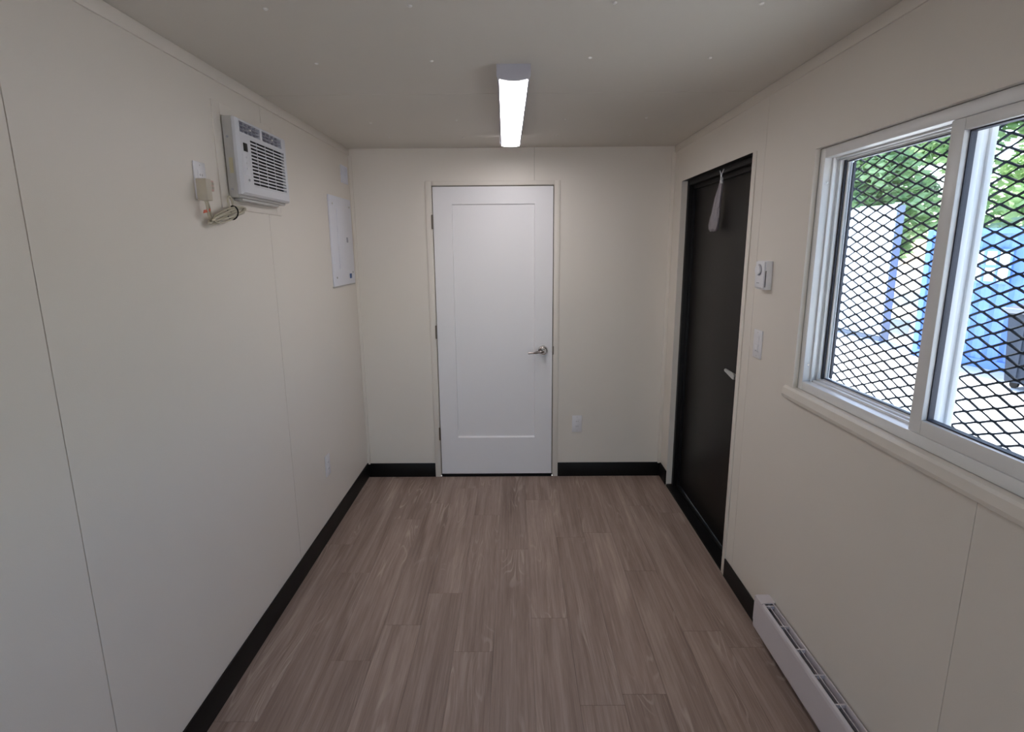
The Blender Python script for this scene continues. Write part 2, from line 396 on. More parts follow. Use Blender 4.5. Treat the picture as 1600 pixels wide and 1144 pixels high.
# ================================================================== WHITE DOOR
d1 = empty('door_1', (-.142, D, 0), 'white single panel door in the back wall with cream casing', kind='structure')
boxes('casing', [((-.592, D-.008, 0), (DX0-.006, D+.02, DZ1+.034)), ((DX1+.006, D-.008, 0), (.305, D+.02, DZ1+.034)),
                 ((DX0-.006, D-.008, DZ1+.006), (DX1+.006, D+.02, DZ1+.034))], 'wall_trim', d1, .002)
boxes('jamb_and_light_block', [((DX0-.03, D+.075, 0), (DX1+.03, D+.0995, DZ1+.03)), ((DX0-.03, D+.0205, -.0), (DX0-.0035, D+.10, DZ1+.03)), ((DX1+.0035, D+.0205, 0), (DX1+.03, D+.10, DZ1+.03)), ((DX0-.0035, D+.0205, DZ1+.005), (DX1+.0035, D+.10, DZ1+.03))], 'gap', d1)  # includes an added unseen plate behind the leaf that stops outside light leaking under
# slab with one recessed panel (bevelled frame)
bm = bmesh.new()
P0, P1, Q0, Q1 = -.420, .137, .300, 1.938
xo = [DX0, DX1]; zo = [.022, DZ1]; yf = D-.002
def ring(x0, x1, z0, z1, y): return [bm.verts.new(v) for v in ((x0, y, z0), (x1, y, z0), (x1, y, z1), (x0, y, z1))]
ro = ring(DX0, DX1, .022, DZ1, yf); ra = ring(P0, P1, Q0, Q1, yf); rb = ring(P0+.004, P1-.004, Q0+.010, Q1-.006, yf+.010)
rc = ring(DX0, DX1, .022, DZ1, yf+.035)
for A, B in ((ro, ra), (ra, rb)):
    for i in range(4): bm.faces.new((A[i], A[(i+1) % 4], B[(i+1) % 4], B[i]))
bm.faces.new(rb); bm.faces.new(rc[::-1])
for i in range(4): bm.faces.new((ro[(i+1) % 4], ro[i], rc[i], rc[(i+1) % 4]))
slab = finish(bm, 'door_leaf', 'door_white', d1)
for z in (1.823, 1.078, .333):
    hg = boxes('hinge', [((DX0-.012, D-.012, z-.046), (DX0-.002, D-.0085, z+.046))], 'bronze', d1, .001)
    cyl('hinge_pin', (DX0-.004, D-.014, z), 2, .0055, .094, 'bronze', hg, 12)
hd = bmesh.new(); add_cyl(hd, (.196, D-.009, .942), 1, .034, .012, 32); add_cyl(hd, (.196, D-.016, .942), 1, .030, .006, 32, .022); add_cyl(hd, (.196, D-.034, .942), 1, .013, .036, 20)
rose = finish(hd, 'door_handle', 'steel', d1, True)
tube('lever', spline([(.200, D-.052, .942), (.17, D-.056, .940), (.135, D-.052, .933), (.090, D-.048, .930)], 6), [.011]*6+[.009]*6+[.007]*7, 'steel', rose)
cyl('lock_button', (.196, D-.0565, .942), 1, .012, .007, 'steel', rose, 16)
box('strike_plate', (DX1+.0015, D-.0100, .912), (DX1+.010, D-.0082, .972), 'bronze', d1, .0005)
box('threshold', (DX0-.003, D-.006, 0), (DX1+.003, D+.10, .012), 'dark_frame', d1)
into(d1)

# ================================================================== DARK OUTSIDE DOOR
d2 = empty('door_2', (XR+.06, 3.15, 0), 'dark brown steel outside door set into the right wall', kind='structure')
boxes('door_jamb', [((XR-.001, OY1-.005, 0), (XR+.0358, OY1-.0002, OZ1-.0005))], 'wall_trim', d2)
fx0, fx1 = XR+.036, XR+.119
boxes('frame', [((fx0, OY1-.040, 0), (fx1, OY1+.0, OZ1)), ((fx0, OY0, 0), (fx1, OY0+.040, OZ1)), ((fx0, OY0+.040, OZ1-.030), (fx1, OY1-.040, OZ1))], 'dark_frame', d2, .002)
boxes('stop', [((XR+.062, OY1-.055, .02), (fx1, OY1-.0402, OZ1-.030)), ((XR+.062, OY0+.0402, .02), (fx1, OY0+.055, OZ1-.030)), ((XR+.062, OY0+.055, OZ1-.055), (fx1, OY1-.055, OZ1-.0302))], 'dark_frame', d2, .0015)
leaf = box('door_leaf', (XR+.078, OY0+.056, .022), (XR+.116, OY1-.056, OZ1-.056), 'dark_door', d2, .002)
boxes('threshold', [((XR+.0005, OY0, -.02), (fx1, OY1, .010)), ((XR+.058, OY0+.041, .0102), (XR+.074, OY1-.041, .018))], 'dark_frame', d2)
boxes('reveal', [((XR+.0005, OY0+.0, OZ1-.0004), (XR+.036, OY1, OZ1+.008)), ((XR+.0005, OY0-.008, 0), (XR+.036, OY0, OZ1))], 'dark_frame', d2)
hb = bmesh.new(); add_box(hb, (XR+.072, 2.722, .945), (XR+.0775, 2.772, 1.055), .002); add_cyl(hb, (XR+.056, 2.747, 1.004), 0, .011, .035, 16)
hnd = finish(hb, 'handle', 'lever', d2, True)
prism('lever', [(2.735, .990), (2.760, .986), (2.868, 1.004), (2.872, 1.012), (2.868, 1.020), (2.745, 1.018)], 0, XR+.036, XR+.048, 'lever', hnd, .003)
into(d2)

# ================================================================== WINDOW
w1 = empty('window_1', (XR+.06, (WY0+WY1)/2, WZ0), 'white vinyl sliding window in the right wall, meshed outside', kind='structure')
fA, fB = XR+.018, XR+.105
z0, z1, ya, yb = WZ0+.008, WZ1-.004, WY0+.004, WY1-.004
fi = (2.046, .896, 1.146, 1.942)   # inner edge of the front face: y left, y right, z bottom, z top
box('frame', (fA, fi[0], z0), (XR+.122, yb, z1), 'vinyl', w1, .0025)
for nm, a, b in (('frame', (fA, ya, z0), (XR+.122, fi[1], z1)), ('frame', (fA, fi[1], fi[3]), (XR+.122, fi[0], z1)), ('frame', (fA, fi[1], z0), (XR+.122, fi[0], fi[2]))):
    box(nm, a, b, 'vinyl', w1, .0025)
# stepped track inside the frame
boxes('track', [((XR+.044, 2.038, fi[2]), (XR+.056, fi[0], fi[3])), ((XR+.066, 2.032, fi[2]), (XR+.078, fi[0], fi[3])), ((XR+.086, 2.030, fi[2]), (XR+.1, fi[0], fi[3])),
                ((XR+.052, 1.476, fi[2]), (XR+.060, 2.038, fi[2]+.008)), ((XR+.066, .9, fi[2]), (XR+.078, 2.032, fi[2]+.012)),
                ((XR+.052, 1.476, fi[3]-.006), (XR+.060, 2.038, fi[3])), ((XR+.066, .9, fi[3]-.010), (XR+.078, 2.032, fi[3]))], 'vinyl', w1, .001)
for z in (1.21, 1.86): cyl('screw', (XR+.034, fi[0]-.0005, z), 1, .003, .002, 'steel', w1, 10)
# far (fixed) pane
fp = boxes('fixed_sash', [((XR+.054, 1.432, fi[2]+.001), (XR+.070, 1.474, fi[3]-.001)), ((XR+.070, 1.441, fi[2]+.001), (XR+.090, 1.474, fi[3]-.001)), ((XR+.090, 1.434, fi[2]+.001), (XR+.106, 1.474, fi[3]-.001)),
                          ((XR+.086, 2.016, fi[2]+.012), (XR+.098, 2.029, fi[3]-.012)), ((XR+.079, 1.4745, fi[2]+.0005), (XR+.106, 2.015, fi[2]+.016)), ((XR+.079, 1.4745, fi[3]-.014), (XR+.106, 2.015, fi[3]-.0005))], 'vinyl', w1, .0015)
box('pane', (XR+.090, 1.474, fi[2]+.012), (XR+.094, 2.020, fi[3]-.012), 'glass', fp)
boxes('gasket', [((XR+.0795, 2.0232, fi[2]+.013), (XR+.0855, 2.030, fi[3]-.011)), ((XR+.0785, 1.4755, fi[2]+.0162), (XR+.089, 2.0155, fi[2]+.019)), ((XR+.0785, 1.4755, fi[3]-.017), (XR+.089, 2.0155, fi[3]-.0142)), ((XR+.0985, 2.005, fi[2]+.02), (XR+.1055, 2.0158, fi[3]-.02))], 'gasket', fp)
# near (sliding) pane
sp = boxes('sliding_sash', [((XR+.020, 1.430, fi[2]+.001), (XR+.050, 1.474, fi[3]-.001)), ((XR+.020, fi[1]+.001, fi[2]+.001), (XR+.050, .935, fi[3]-.001)),
                            ((XR+.020, .935, fi[2]+.001), (XR+.050, 1.4298, 1.186)), ((XR+.020, .935, 1.912), (XR+.050, 1.4298, fi[3]-.001))], 'vinyl', w1, .002)
box('pane', (XR+.036, .93, 1.182), (XR+.040, 1.434, 1.916), 'glass', sp)
boxes('gasket', [((XR+.034, 1.4255, 1.1865), (XR+.0495, 1.4297, 1.9115)), ((XR+.031, .936, 1.1862), (XR+.0495, 1.425, 1.1895)), ((XR+.031, .936, 1.9085), (XR+.0495, 1.425, 1.9118))], 'gasket', sp)
# inner lining of the opening
boxes('lining', [((XR+.0, WY1-.0035, WZ0+.001), (fA-.001, WY1, WZ1)), ((XR+.0, WY0, WZ1-.0035), (fA-.001, WY1-.0036, WZ1))], 'wall_trim', w1)
# sill board
prism('sill', [(XR-.014, 1.070), (XR-.017, 1.082), (XR-.013, 1.106), (XR-.006, 1.113), (XR+.0175, 1.113), (XR+.0175, 1.1045), (XR-.0003, 1.1045), (XR-.0003, 1.066), (XR-.008, 1.066)], 1, .78, 2.126, 'wall_trim', w1)
into(w1)

d3 = empty('added_doorway', (0, YF-.06, 0), 'added open doorway in the unseen end wall, lets in extra daylight', kind='structure')  # unseen doorway added as a daylight source for floor and lower walls
boxes('frame', [((VX0, YF-.12, 0), (VX0+.03, YF+.01, VZ1)), ((VX1-.03, YF-.12, 0), (VX1, YF+.01, VZ1)), ((VX0+.03, YF-.12, VZ1-.03), (VX1-.03, YF+.01, VZ1))], 'wall_trim', d3, .002)
dl3 = box('door_leaf', (VX0-.045, YF-1.06, .02), (VX0-.005, YF-.13, VZ1-.04), 'dark_door', d3, .002)
cyl('handle', (VX0+.01, YF-.98, 1.0), 0, .025, .05, 'lever', dl3)
box('threshold', (VX0, YF-.12, -.02), (VX1, YF, .008), 'ac_metal', d3)
into(d3)

# ---- expanded metal security screen outside the window
ss = empty('security_screen', (XR+.13, 1.47, 1.1), 'dark expanded metal mesh screen bolted outside the window', 'screen')
bm = bmesh.new()
PY, PZ = .0873, .0330
sx = XR+.131
def strand(p, q):
    p, q = Vector(p), Vector(q); d = (q-p).normalized(); n = Vector((1, 0, 0)); s = d.cross(n)
    hw, hd = .0028, .0017
    tw = s*hw + n*hd*.8; tw2 = s*hw*.4 - n*hd*1.2
    A = [p+tw, p+tw2*1, p-tw, p-tw2]; B = [v+(q-p) for v in A]
    A = [bm.verts.new(v) for v in A]; B = [bm.verts.new(v) for v in B]
    for i in range(4): bm.faces.new((A[i], A[(i+1) % 4], B[(i+1) % 4], B[i]))
j0, j1 = -19, 9
for i in range(-8, 9):
    for j in range(j0, j1):
        y, z = 1.427+PY*i, 1.706+PZ*j
        if not (.80 < y < 2.14): continue
        hx = .0085
        for sy in (-1, 1):
            for sz in (-1, 1):
                strand((sx, y+sy*hx*.6, z+sz*.0012), (sx, y+sy*(PY/2-hx*.6), z+sz*(PZ/2-.0012)))
        for (cy, cz) in ((y, z), (y+PY/2, z+PZ/2)):
            add_box(bm, (sx-.0022, cy-hx, cz-.0032), (sx+.0022, cy+hx, cz+.0032))
gm = finish(bm, 'mesh_grille', 'mesh', ss); gm['kind'] = 'stuff'
for a, b in (((sx-.004, .80, 1.062), (sx+.006, 2.14, 1.078)), ((sx-.004, .80, 1.995), (sx+.006, 2.14, 2.012)), ((sx-.004, .78, 1.062), (sx+.006, .80, 2.012)), ((sx-.004, 2.14, 1.062), (sx+.006, 2.16, 2.012))):
    box('frame_bar', a, b, 'mesh', ss)
into(ss)

# ================================================================== CEILING LIGHT
def ceiling_light(y0, y1, label, rot):
    yc = (y0+y1)/2; t = empty('ceiling_light', (-.010, yc, H), label, 'lamp')
    L = (y1-y0)/2
    def sect(wd, zb, n=14, sag=.0):   # half-round lens outline
        return [(-wd + 2*wd*i/n, zb - sag*math.sin(math.pi*i/n)) for i in range(n+1)]
    hb = [(-.062, 0), (-.062, -.040), (-.058, -.047)] + [(-.056+.112*i/12, -.049-.008*math.sin(math.pi*i/12)) for i in range(13)] + [(.058, -.047), (.062, -.040), (.062, 0)]
    prism('housing', [(-.059, -.0005), (-.059, -.050), (-.052, -.057), (-.052, -.030), (.052, -.030), (.052, -.057), (.059, -.050), (.059, -.0005)], 1, -L+.012, L-.012, 'lamp_body', t)
    prism('end_cap', hb, 1, -L, -L+.013, 'lamp_body', t)
    prism('end_cap', hb, 1, L-.004, L, 'lamp_body', t)
    pts = [(-.0515, -.0305), (-.0515, -.052)] + [(-.051+.102*i/12, -.0545-.005*math.sin(math.pi*i/12)) for i in range(13)] + [(.0515, -.052), (.0515, -.0305)]
    prism('diffuser', pts, 1, -L+.0135, L-.0045, 'diffuser', t)
    t.rotation_euler = (0, 0, rot)
    return t
ceiling_light(2.184, 3.50, 'lit white linear ceiling lamp in front of the white door', .016)

# ================================================================== AIR CONDITIONER
ac = empty('air_conditioner', (XL, 2.42, 1.845), 'pale grey air conditioner high on left wall beside its beige plug', 'air conditioner')
X = XL
box('housing', (X+.0055, 2.205, 1.842), (X+.046, 2.640, 2.134), 'ac_metal', ac, .004)
# bezel frame pieces round the air intake, all one shell
fx = X+.070
bz = bmesh.new()
Y0, Y1, Z0, Z1 = 2.192, 2.640, 1.852, 2.128
gy0, gy1, gz0, gz1 = 2.285, 2.606, 1.890, 2.066
def rr(y0, y1, z0, z1, x): return [bz.verts.new(v) for v in ((x, y0, z0), (x, y1, z0), (x, y1, z1), (x, y0, z1))]
back = rr(Y0+.002, Y1-.002, Z0+.002, Z1-.002, X+.0465); mid = rr(Y0, Y1, Z0, Z1, X+.050); m2 = rr(Y0, Y1, Z0, Z1, fx-.010); fr = rr(Y0+.010, Y1-.010, Z0+.008, Z1-.006, fx)
for A, B in ((back, mid), (mid, m2), (m2, fr)):
    for i in range(4): bz.faces.new((A[i], A[(i+1) % 4], B[(i+1) % 4], B[i]))
bz.faces.new(back)
hy0, hy1, hz0, hz1 = Y0+.010, Y1-.010, Z0+.008, Z1-.006
# front skin laid out as a grid of cells with holes for intake and two outlets
vy = [hy0, 2.200+.004, 2.382, 2.398, 2.590, hy1]
cells_y = sorted(set([hy0, 2.206, gy0, 2.380, 2.398, 2.588, gy1, hy1])); cells_z = sorted(set([hz0, gz0, gz1, 2.078, 2.116, hz1]))
def hole(y, z):
    if gy0 < y < gy1 and gz0 < z < gz1: return True
    if 2.078 < z < 2.116 and (2.206 < y < 2.380 or 2.398 < y < 2.588): return True
    return False
for i in range(len(cells_y)-1):
    for k in range(len(cells_z)-1):
        a, b, c_, d_ = cells_y[i], cells_y[i+1], cells_z[k], cells_z[k+1]
        if hole((a+b)/2, (c_+d_)/2):
            for (p, q) in (((a, c_), (b, c_)), ((b, c_), (b, d_)), ((b, d_), (a, d_)), ((a, d_), (a, c_))):
                my, mz = (p[0]+q[0])/2, (p[1]+q[1])/2
                oy, oz = my+(my-(a+b)/2)*.02, mz+(mz-(c_+d_)/2)*.02
                if not hole(oy, oz):
                    bz.faces.new([bz.verts.new(v) for v in ((fx, *p), (fx, *q), (fx-.014, *q), (fx-.014, *p))])
        else:
            bz.faces.new([bz.verts.new(v) for v in ((fx, a, c_), (fx, b, c_), (fx, b, d_), (fx, a, d_))])
bmesh.ops.remove_doubles(bz, verts=bz.verts, dist=.00005)
bzl = finish(bz, 'front_bezel', 'ac_plastic', ac)
box('intake_recess', (X+.0545, gy0-.001, gz0-.001), (X+.056, gy1+.001, gz1+.001), 'vent_dark', ac)
nl = 14
for i in range(nl):
    z = gz0+.004 + (gz1-gz0-.006)*i/(nl-1)
    zz = z-.0032
    prism('louver', [(X+.0562, zz+.0048), (X+.0562, zz+.0066), (fx-.0008, zz+.0054), (fx-.0008, zz+.0002), (fx-.0025, zz)], 1, gy0+.0005, gy1-.0005, 'ac_plastic', ac)
for j in range(3):
    y = gy0 + (gy1-gy0)*(j+1)/4
    box('rib', (X+.0563, y-.0012, gz0), (X+.0595, y+.0012, gz1), 'ac_plastic', ac)
for (a, b) in ((2.206, 2.380), (2.398, 2.588)):
    ov = box('outlet_recess', (X+.0545, a-.001, 2.077), (X+.056, b+.001, 2.117), 'vent_grey', ac)
    for k in range(1, 5): box('fin', (X+.0562, a+(b-a)*k/5-.001, 2.078), (fx-.003, a+(b-a)*k/5+.001, 2.116), 'vent_grey', ov)
    for k in range(1, 3): box('vane', (X+.0563, a+.0005, 2.078+.038*k/3-.001), (fx-.002, b-.0005, 2.078+.038*k/3+.001), 'vent_grey', ov)
    box('vane_tab', (fx-.0045, (a+b)/2-.004, 2.094), (fx+.002, (a+b)/2+.006, 2.100), 'screw', ov, .001)
dp = box('display', (fx-.001, 2.224, 2.012), (fx+.0015, 2.256, 2.042), 'black', ac, .0006)
box('control_panel', (fx-.0006, 2.218, 1.925), (fx+.0006, 2.262, 2.008), 'ac_plastic', ac, .0005)
for k in range(3): cyl('button', (fx+.0010, 2.240, 1.99-.02*k), 0, .004, .002, 'ac_plastic', ac, 12)
cyl('knob', (fx+.001, 2.246, 1.908), 0, .0045, .005, 'vent_grey', ac, 14)
box('sticker', (X+.020, 2.2035, 1.930), (X+.034, 2.2049, 1.985), 'sticker', ac)
for (xx, z) in ((.022, 2.06), (.022, 1.872)): cyl('screw', (X+xx, 2.2040, z), 1, .0045, .003, 'vent_grey', ac, 10)
box('drip_tray', (X+.008, 2.24, 1.832), (X+.040, 2.58, 1.8415), 'ac_metal', ac, .002)
into(ac)

# ================================================================== OUTLETS, SWITCH, THERMOSTAT
def decora(name, axis, at, size, n, label, cat, kind_):
    """wall plate; axis 0 for the side walls (n = +1 left wall, -1 right wall), axis 1 for the back wall"""
    t = empty(name, at, label, cat, 'wall plates')
    hw, hh = size
    def B(u0, u1, v0, v1, d0, d1, nm, m, par, bev=0.):
        if axis == 0: a, b = (min(n*d0, n*d1), u0, v0), (max(n*d0, n*d1), u1, v1)
        else: a, b = (u0, min(-d0, -d1), v0), (u1, max(-d0, -d1), v1)
        return box(nm, a, b, m, par, bev)
    B(-hw, hw, -hh, hh, .0, .006, 'plate', 'plate_cream', t, .002)
    if kind_ == 'outlet':
        ins = B(-hw*.47, hw*.47, -hh*.58, hh*.58, .0061, .008, 'receptacle', 'plate_cream', t, .0008)
        for s in (-1, 1):
            for q in (-1, 1): B(q*hw*.18-.001, q*hw*.18+.001, s*hh*.30-.003, s*hh*.30+.004, .008, .0084, 'slot', 'vent_dark', ins)
    else:
        ins = B(-hw*.47, hw*.47, -hh*.58, hh*.58, .0061, .0075, 'rocker', 'plate_cream', t, .0008)
        B(-hw*.42, hw*.42, -hh*.52, -.002, .0076, .0100, 'paddle', 'plate_cream', ins, .001)
        B(-.004, .004, -hh*.50, -hh*.42, .0101, .0106, 'indicator', 'vent_grey', ins)
    for s in (-1, 1):
        B(-.002, .002, s*hh*.82-.002, s*hh*.82+.002, .0061, .0066, 'screw', 'ac_metal', t)
    return t
decora('power_outlet', 1, (.443, D, .402), (.035, .062), 1, 'white power outlet on the back wall right of the white door', 'outlet', 'outlet')
decora('power_outlet', 0, (XL, 3.033, .426), (.036, .062), 1, 'white power outlet low on the left wall near the baseboard', 'outlet', 'outlet')
decora('power_outlet', 0, (XL, 2.019, 1.880), (.036, .063), 1, 'white power outlet high on the left wall, beige plug in it', 'outlet', 'outlet')
decora('light_switch', 0, (XR, 2.405, 1.228), (.040, .062), -1, 'white rocker light switch on the right wall under the thermostat', 'switch', 'switch')

th = empty('thermostat', (XR, 2.372, 1.525), 'small white dial thermostat above the light switch', 'thermostat')
box('housing', (XR-.0275, 2.328, 1.467), (XR, 2.418, 1.585), 'white_plastic', th, .003)
box('cover', (XR-.033, 2.336, 1.474), (XR-.0277, 2.418, 1.582), 'white_plastic', th, .002)
box('vent_slot', (XR-.0292, 2.3268, 1.478), (XR-.0262, 2.3281, 1.545), 'vent_dark', th)
dl = cyl('dial', (XR-.038, 2.380, 1.548), 0, .021, .010, 'white_plastic', th, 28)
boxes('marking', [((XR-.0336, 2.372, 1.492), (XR-.0332, 2.398, 1.495))], 'vent_grey', th)
bmr = bmesh.new(); add_tube(bmr, [(XR-.0345, 2.380+.0225*math.cos(a), 1.548+.0225*math.sin(a)) for a in [i*math.pi/16 for i in range(32)]], .0014, 6, True)
finish(bmr, 'dial_ring', 'vent_grey', dl, True)
into(th)

# ---- beige plug and bundled cord
pg = empty('power_plug', (XL+.008, 2.00, 1.845), 'beige boxy safety plug with red warning tag, bundled cord below', 'plug')
hp = XL+.0095
box('plug_body', (hp, 1.974, 1.812), (XL+.046, 2.008, 1.884), 'beige_plug', pg, .003)
lb = box('plug_face', (hp, 2.0085, 1.846), (XL+.040, 2.036, 1.882), 'label_pink', pg, .002)
for k in range(2):
    for j in range(2): box('button', (XL+.0402, 2.012+.012*j, 1.852+.014*k), (XL+.042, 2.021+.012*j, 1.862+.014*k), 'beige_plug', lb, .0006)
cb = bmesh.new()
p0 = (XL+.03, 1.985, 1.812)
add_tube(cb, spline([p0, (XL+.034, 1.985, 1.795), (XL+.03, 1.995, 1.772), (XL+.02, 2.03, 1.745), (XL+.022, 2.07, 1.742)], 6), .0042, 8)
add_tube(cb, spline([(XL+.03, 1.998, 1.812), (XL+.032, 2.000, 1.798), (XL+.024, 2.022, 1.776), (XL+.024, 2.035, 1.756), (XL+.022, 2.07, 1.748)], 6), .0036, 8)
random.seed(3)
for k in range(5):
    a = random.uniform(-.008, .008); b = random.uniform(-.006, .006); q = random.uniform(-.012, .012)
    cx, cz = 2.135+q, 1.773+a*.5
    th_ = math.radians(13+random.uniform(-6, 6)); L_ = .130+random.uniform(-.022, .014); hh_ = -.003+.0042*k
    loop = []
    for i in range(28):
        t_ = i*2*math.pi/28; u = L_*math.cos(t_); v = (hh_+.006)*math.sin(t_)
        loop.append((XL+.020+.005*math.sin(t_*2+k*1.7)+.0034*((k*2)%5), cx+u*math.cos(th_)-v*math.sin(th_), cz+u*math.sin(th_)+v*math.cos(th_)))
    add_tube(cb, loop, .0034, 8, True)
add_tube(cb, spline([(XL+.025, 2.17, 1.783), (XL+.028, 2.155, 1.80), (XL+.026, 2.152, 1.83), (XL+.022, 2.175, 1.842), (XL+.022, 2.192, 1.822), (XL+.024, 2.186, 1.79)], 6), .0040, 8)
finish(cb, 'cord', 'cord', pg, True)
tube('cable_tie', [(XL+.026+.020*math.cos(a), 2.178+.006*math.sin(a), 1.783+.025*math.sin(a)) for a in [i*math.pi/12 for i in range(24)]], .0028, 'black', pg, 6, True)
prism('warning_tag', [(1.962, 1.768), (2.006, 1.776), (2.010, 1.787), (1.992, 1.783), (1.968, 1.779)], 0, XL+.030, XL+.032, 'tag_red', pg)
into(pg)

# ================================================================== BREAKER PANEL
bp_ = empty('breaker_panel', (XL, 3.59, 1.424), 'white electrical breaker panel on the left wall by the corner', 'electrical panel')
box('cover', (XL, 3.372, 1.427), (XL+.011, 3.812, 1.963), 'panel_white', bp_, .003)
dr = box('panel_door', (XL+.0112, 3.490, 1.530), (XL+.0155, 3.705, 1.895), 'panel_white', bp_, .0015)
box('latch', (XL+.0156, 3.655, 1.690), (XL+.019, 3.680, 1.722), 'vent_grey', dr, .001)
for y, z in ((3.425, 1.914), (3.765, 1.914), (3.425, 1.478), (3.765, 1.50)):
    cyl('screw', (XL+.0125, y, z), 0, .006, .003, 'ac_metal', bp_, 12)
box('tag', (XL+.0112, 3.690, 1.462), (XL+.0125, 3.735, 1.492), 'blue_mark', bp_, .0004)
boxes('lip', [((XL+.0, 3.365, 1.419), (XL+.007, 3.816, 1.4265))], 'ac_metal', bp_)
into(bp_)
vb = empty('wall_vent', (XL, 3.735, 2.06), 'small white ribbed vent cover above the breaker panel', 'vent')
box('plate', (XL, 3.668, 2.060), (XL+.006, 3.808, 2.170), 'panel_white', vb, .002)
for k in range(5): box('rib', (XL+.0061, 3.682+.024*k, 2.072), (XL+.011, 3.692+.024*k, 2.158), 'panel_white', vb, .001)
into(vb)

# ================================================================== BASEBOARD HEATER
ht = empty('baseboard_heater', (XR, 1.5, .06), 'white electric baseboard heater on right wall below the window', 'heater')
hy0_, hy1_ = .55, 2.100
xa, xb_ = XR-.060, XR
# section (x,z): back, top lips with an open slot between, front panel with rounded foot
prism('back_plate', [(xb_-.0085, .062), (xb_-.0085, .2125), (xb_-.013, .2125), (xb_-.013, .066), (xa+.008, .062), (xa+.008, .058), (xb_-.0085, .058)], 1, hy0_, hy1_-.002, 'heater', ht)
sec = [(xa+.010, .063), (xa+.003, .066), (xa, .076), (xa, .196), (xa+.003, .206), (xa+.009, .2115), (xa+.012, .2118), (xa+.012, .208), (xa+.006, .200), (xa+.004, .192), (xa+.004, .08), (xa+.010, .070)]
prism('front_panel', sec, 1, hy0_, hy1_-.002, 'heater', ht)
prism('end_cap', [(xa-.0008, 2.030), (xa-.0008, 2.092), (xa+.004, hy1_), (xb_-.0005, hy1_), (xb_-.0005, 2.045), (xb_-.012, 2.040), (xa+.006, 2.040)][::-1], 2, .2085, .2135, 'heater', ht, .001)
prism('end_plate', [(xa, .100), (xa, .2084), (xb_-.0085, .2084), (xb_-.0085, .06), (xa+.022, .06)], 1, hy1_-.0015, hy1_+.002, 'heater', ht)
box('element_recess', (xa+.014, hy0_, .170), (xb_-.0162, 2.04, .172), 'heater_dark', ht)
prism('deflector', [(xa+.027, .2082), (xa+.0300, .2084), (xa+.036, .186), (xa+.0345, .185)], 1, hy0_, 2.036, 'heater', ht)
for k in range(12):
    y = 2.029-.1255*k
    if y > hy0_: box('cross_rib', (xa+.0122, y-.003, .196), (xb_-.0132, y+.003, .2088), 'heater', ht)
into(ht)

# ================================================================== PLASTIC BAG ON THE DARK DOOR
bgt = empty('plastic_bag', (XR+.045, 3.12, 2.02), 'clear plastic bag of screws hanging from top of dark door', 'bag')
bm = bmesh.new(); random.seed(11)
prof = [(2.000, .005, .005, 3.100), (1.990, .010, .008, 3.103), (1.95, .020, .010, 3.118), (1.90, .030, .012, 3.136), (1.85, .040, .014, 3.152),
        (1.80, .050, .017, 3.167), (1.765, .054, .019, 3.176), (1.740, .052, .017, 3.180), (1.728, .038, .009, 3.182)]
rings = []
for (z, ry, rx, yc) in prof:
    rings.append([bm.verts.new((XR+.040+rx*math.cos(a)*(1+random.uniform(-.4, .4)), yc+ry*math.sin(a)*(1+random.uniform(-.12, .12)), z+random.uniform(-.003, .003))) for a in [i*math.pi/9 for i in range(18)]])
for A, B in zip(rings[:-1], rings[1:]):
    for k in range(18): bm.faces.new((A[k], A[(k+1) % 18], B[(k+1) % 18], B[k]))
bm.faces.new(rings[-1]); bm.faces.new(rings[0][::-1])
finish(bm, 'film', 'film', bgt, True)
bm = bmesh.new()
for k in range(26):
    z = random.uniform(1.742, 1.79); y = 3.176+random.uniform(-.034, .034); x = XR+.040+random.uniform(-.007, .007)
    v = Vector((random.uniform(-.3, .3), random.uniform(-1, 1), random.uniform(-1, 1))).normalized()*.010
    add_tube(bm, [Vector((x, y, z))-v, Vector((x, y, z))+v], [.0035, .0018], 7)
sc_ = finish(bm, 'screws', 'bronze', bgt, True); sc_['kind'] = 'stuff'
bm = bmesh.new()
add_tube(bm, spline([(XR+.036, 3.100, 1.992), (XR+.033, 3.098, 2.02), (XR+.034, 3.118, 2.040)], 6), .0032, 7)
add_tube(bm, spline([(XR+.036, 3.098, 1.994), (XR+.033, 3.084, 2.02), (XR+.034, 3.060, 2.041)], 6), .0030, 7)
add_tube(bm, spline([(XR+.033, 3.092, 2.002), (XR+.029, 3.078, 1.990), (XR+.030, 3.072, 1.972)], 6), [.0045]*7+[.006]*6, 7)
add_tube(bm, [(XR+.040, 3.099+.008*math.cos(a), 1.997+.008*math.sin(a)) for a in [i*math.pi/8 for i in range(16)]], .003, 6, True)
finish(bm, 'tie', 'placard', bgt, True)
into(bgt)

# ================================================================== OUTSIDE
gr = bmesh.new(); add_box(gr, (-60, -60, G-.1), (80, 70, G)); gr = finish(gr, 'ground', 'sand'); tag(gr, 'sun bleached gravel yard outside the window', kind='structure')

# ---- blue container
def frame_obj(name, origin, ang, label, cat):
    t = empty(name, (*origin, G), label, cat); t.rotation_euler = (0, 0, ang); return t
ct = frame_obj('shipping_container', (8.31, 11.56), math.atan2(-.957, .29), 'corrugated blue shipping container standing in the yard', 'container')
CL, CD, CH = 6.06, 2.44, 2.55       # local: x along the near face, y away from us (left-hand normal), z up
for a in (0, CL-.12):
    for b in (.0, CD-.12): box('corner_post', (a, b, 0), (a+.12, b+.12, CH), 'container', ct, .01)
boxes('rail', [((.12, 0.0, 0), (CL-.12, .1, .16)), ((.12, 0.0, CH-.10), (CL-.12, .1, CH)), ((.12, CD-.1, 0), (CL-.12, CD, .16)), ((.12, CD-.1, CH-.1), (CL-.12, CD, CH)),
               ((0, .12, 0), (.1, CD-.12, .16)), ((0, .12, CH-.1), (.1, CD-.12, CH))], 'container', ct)
bm = bmesh.new(); pts = []
x = .12; ph = 0
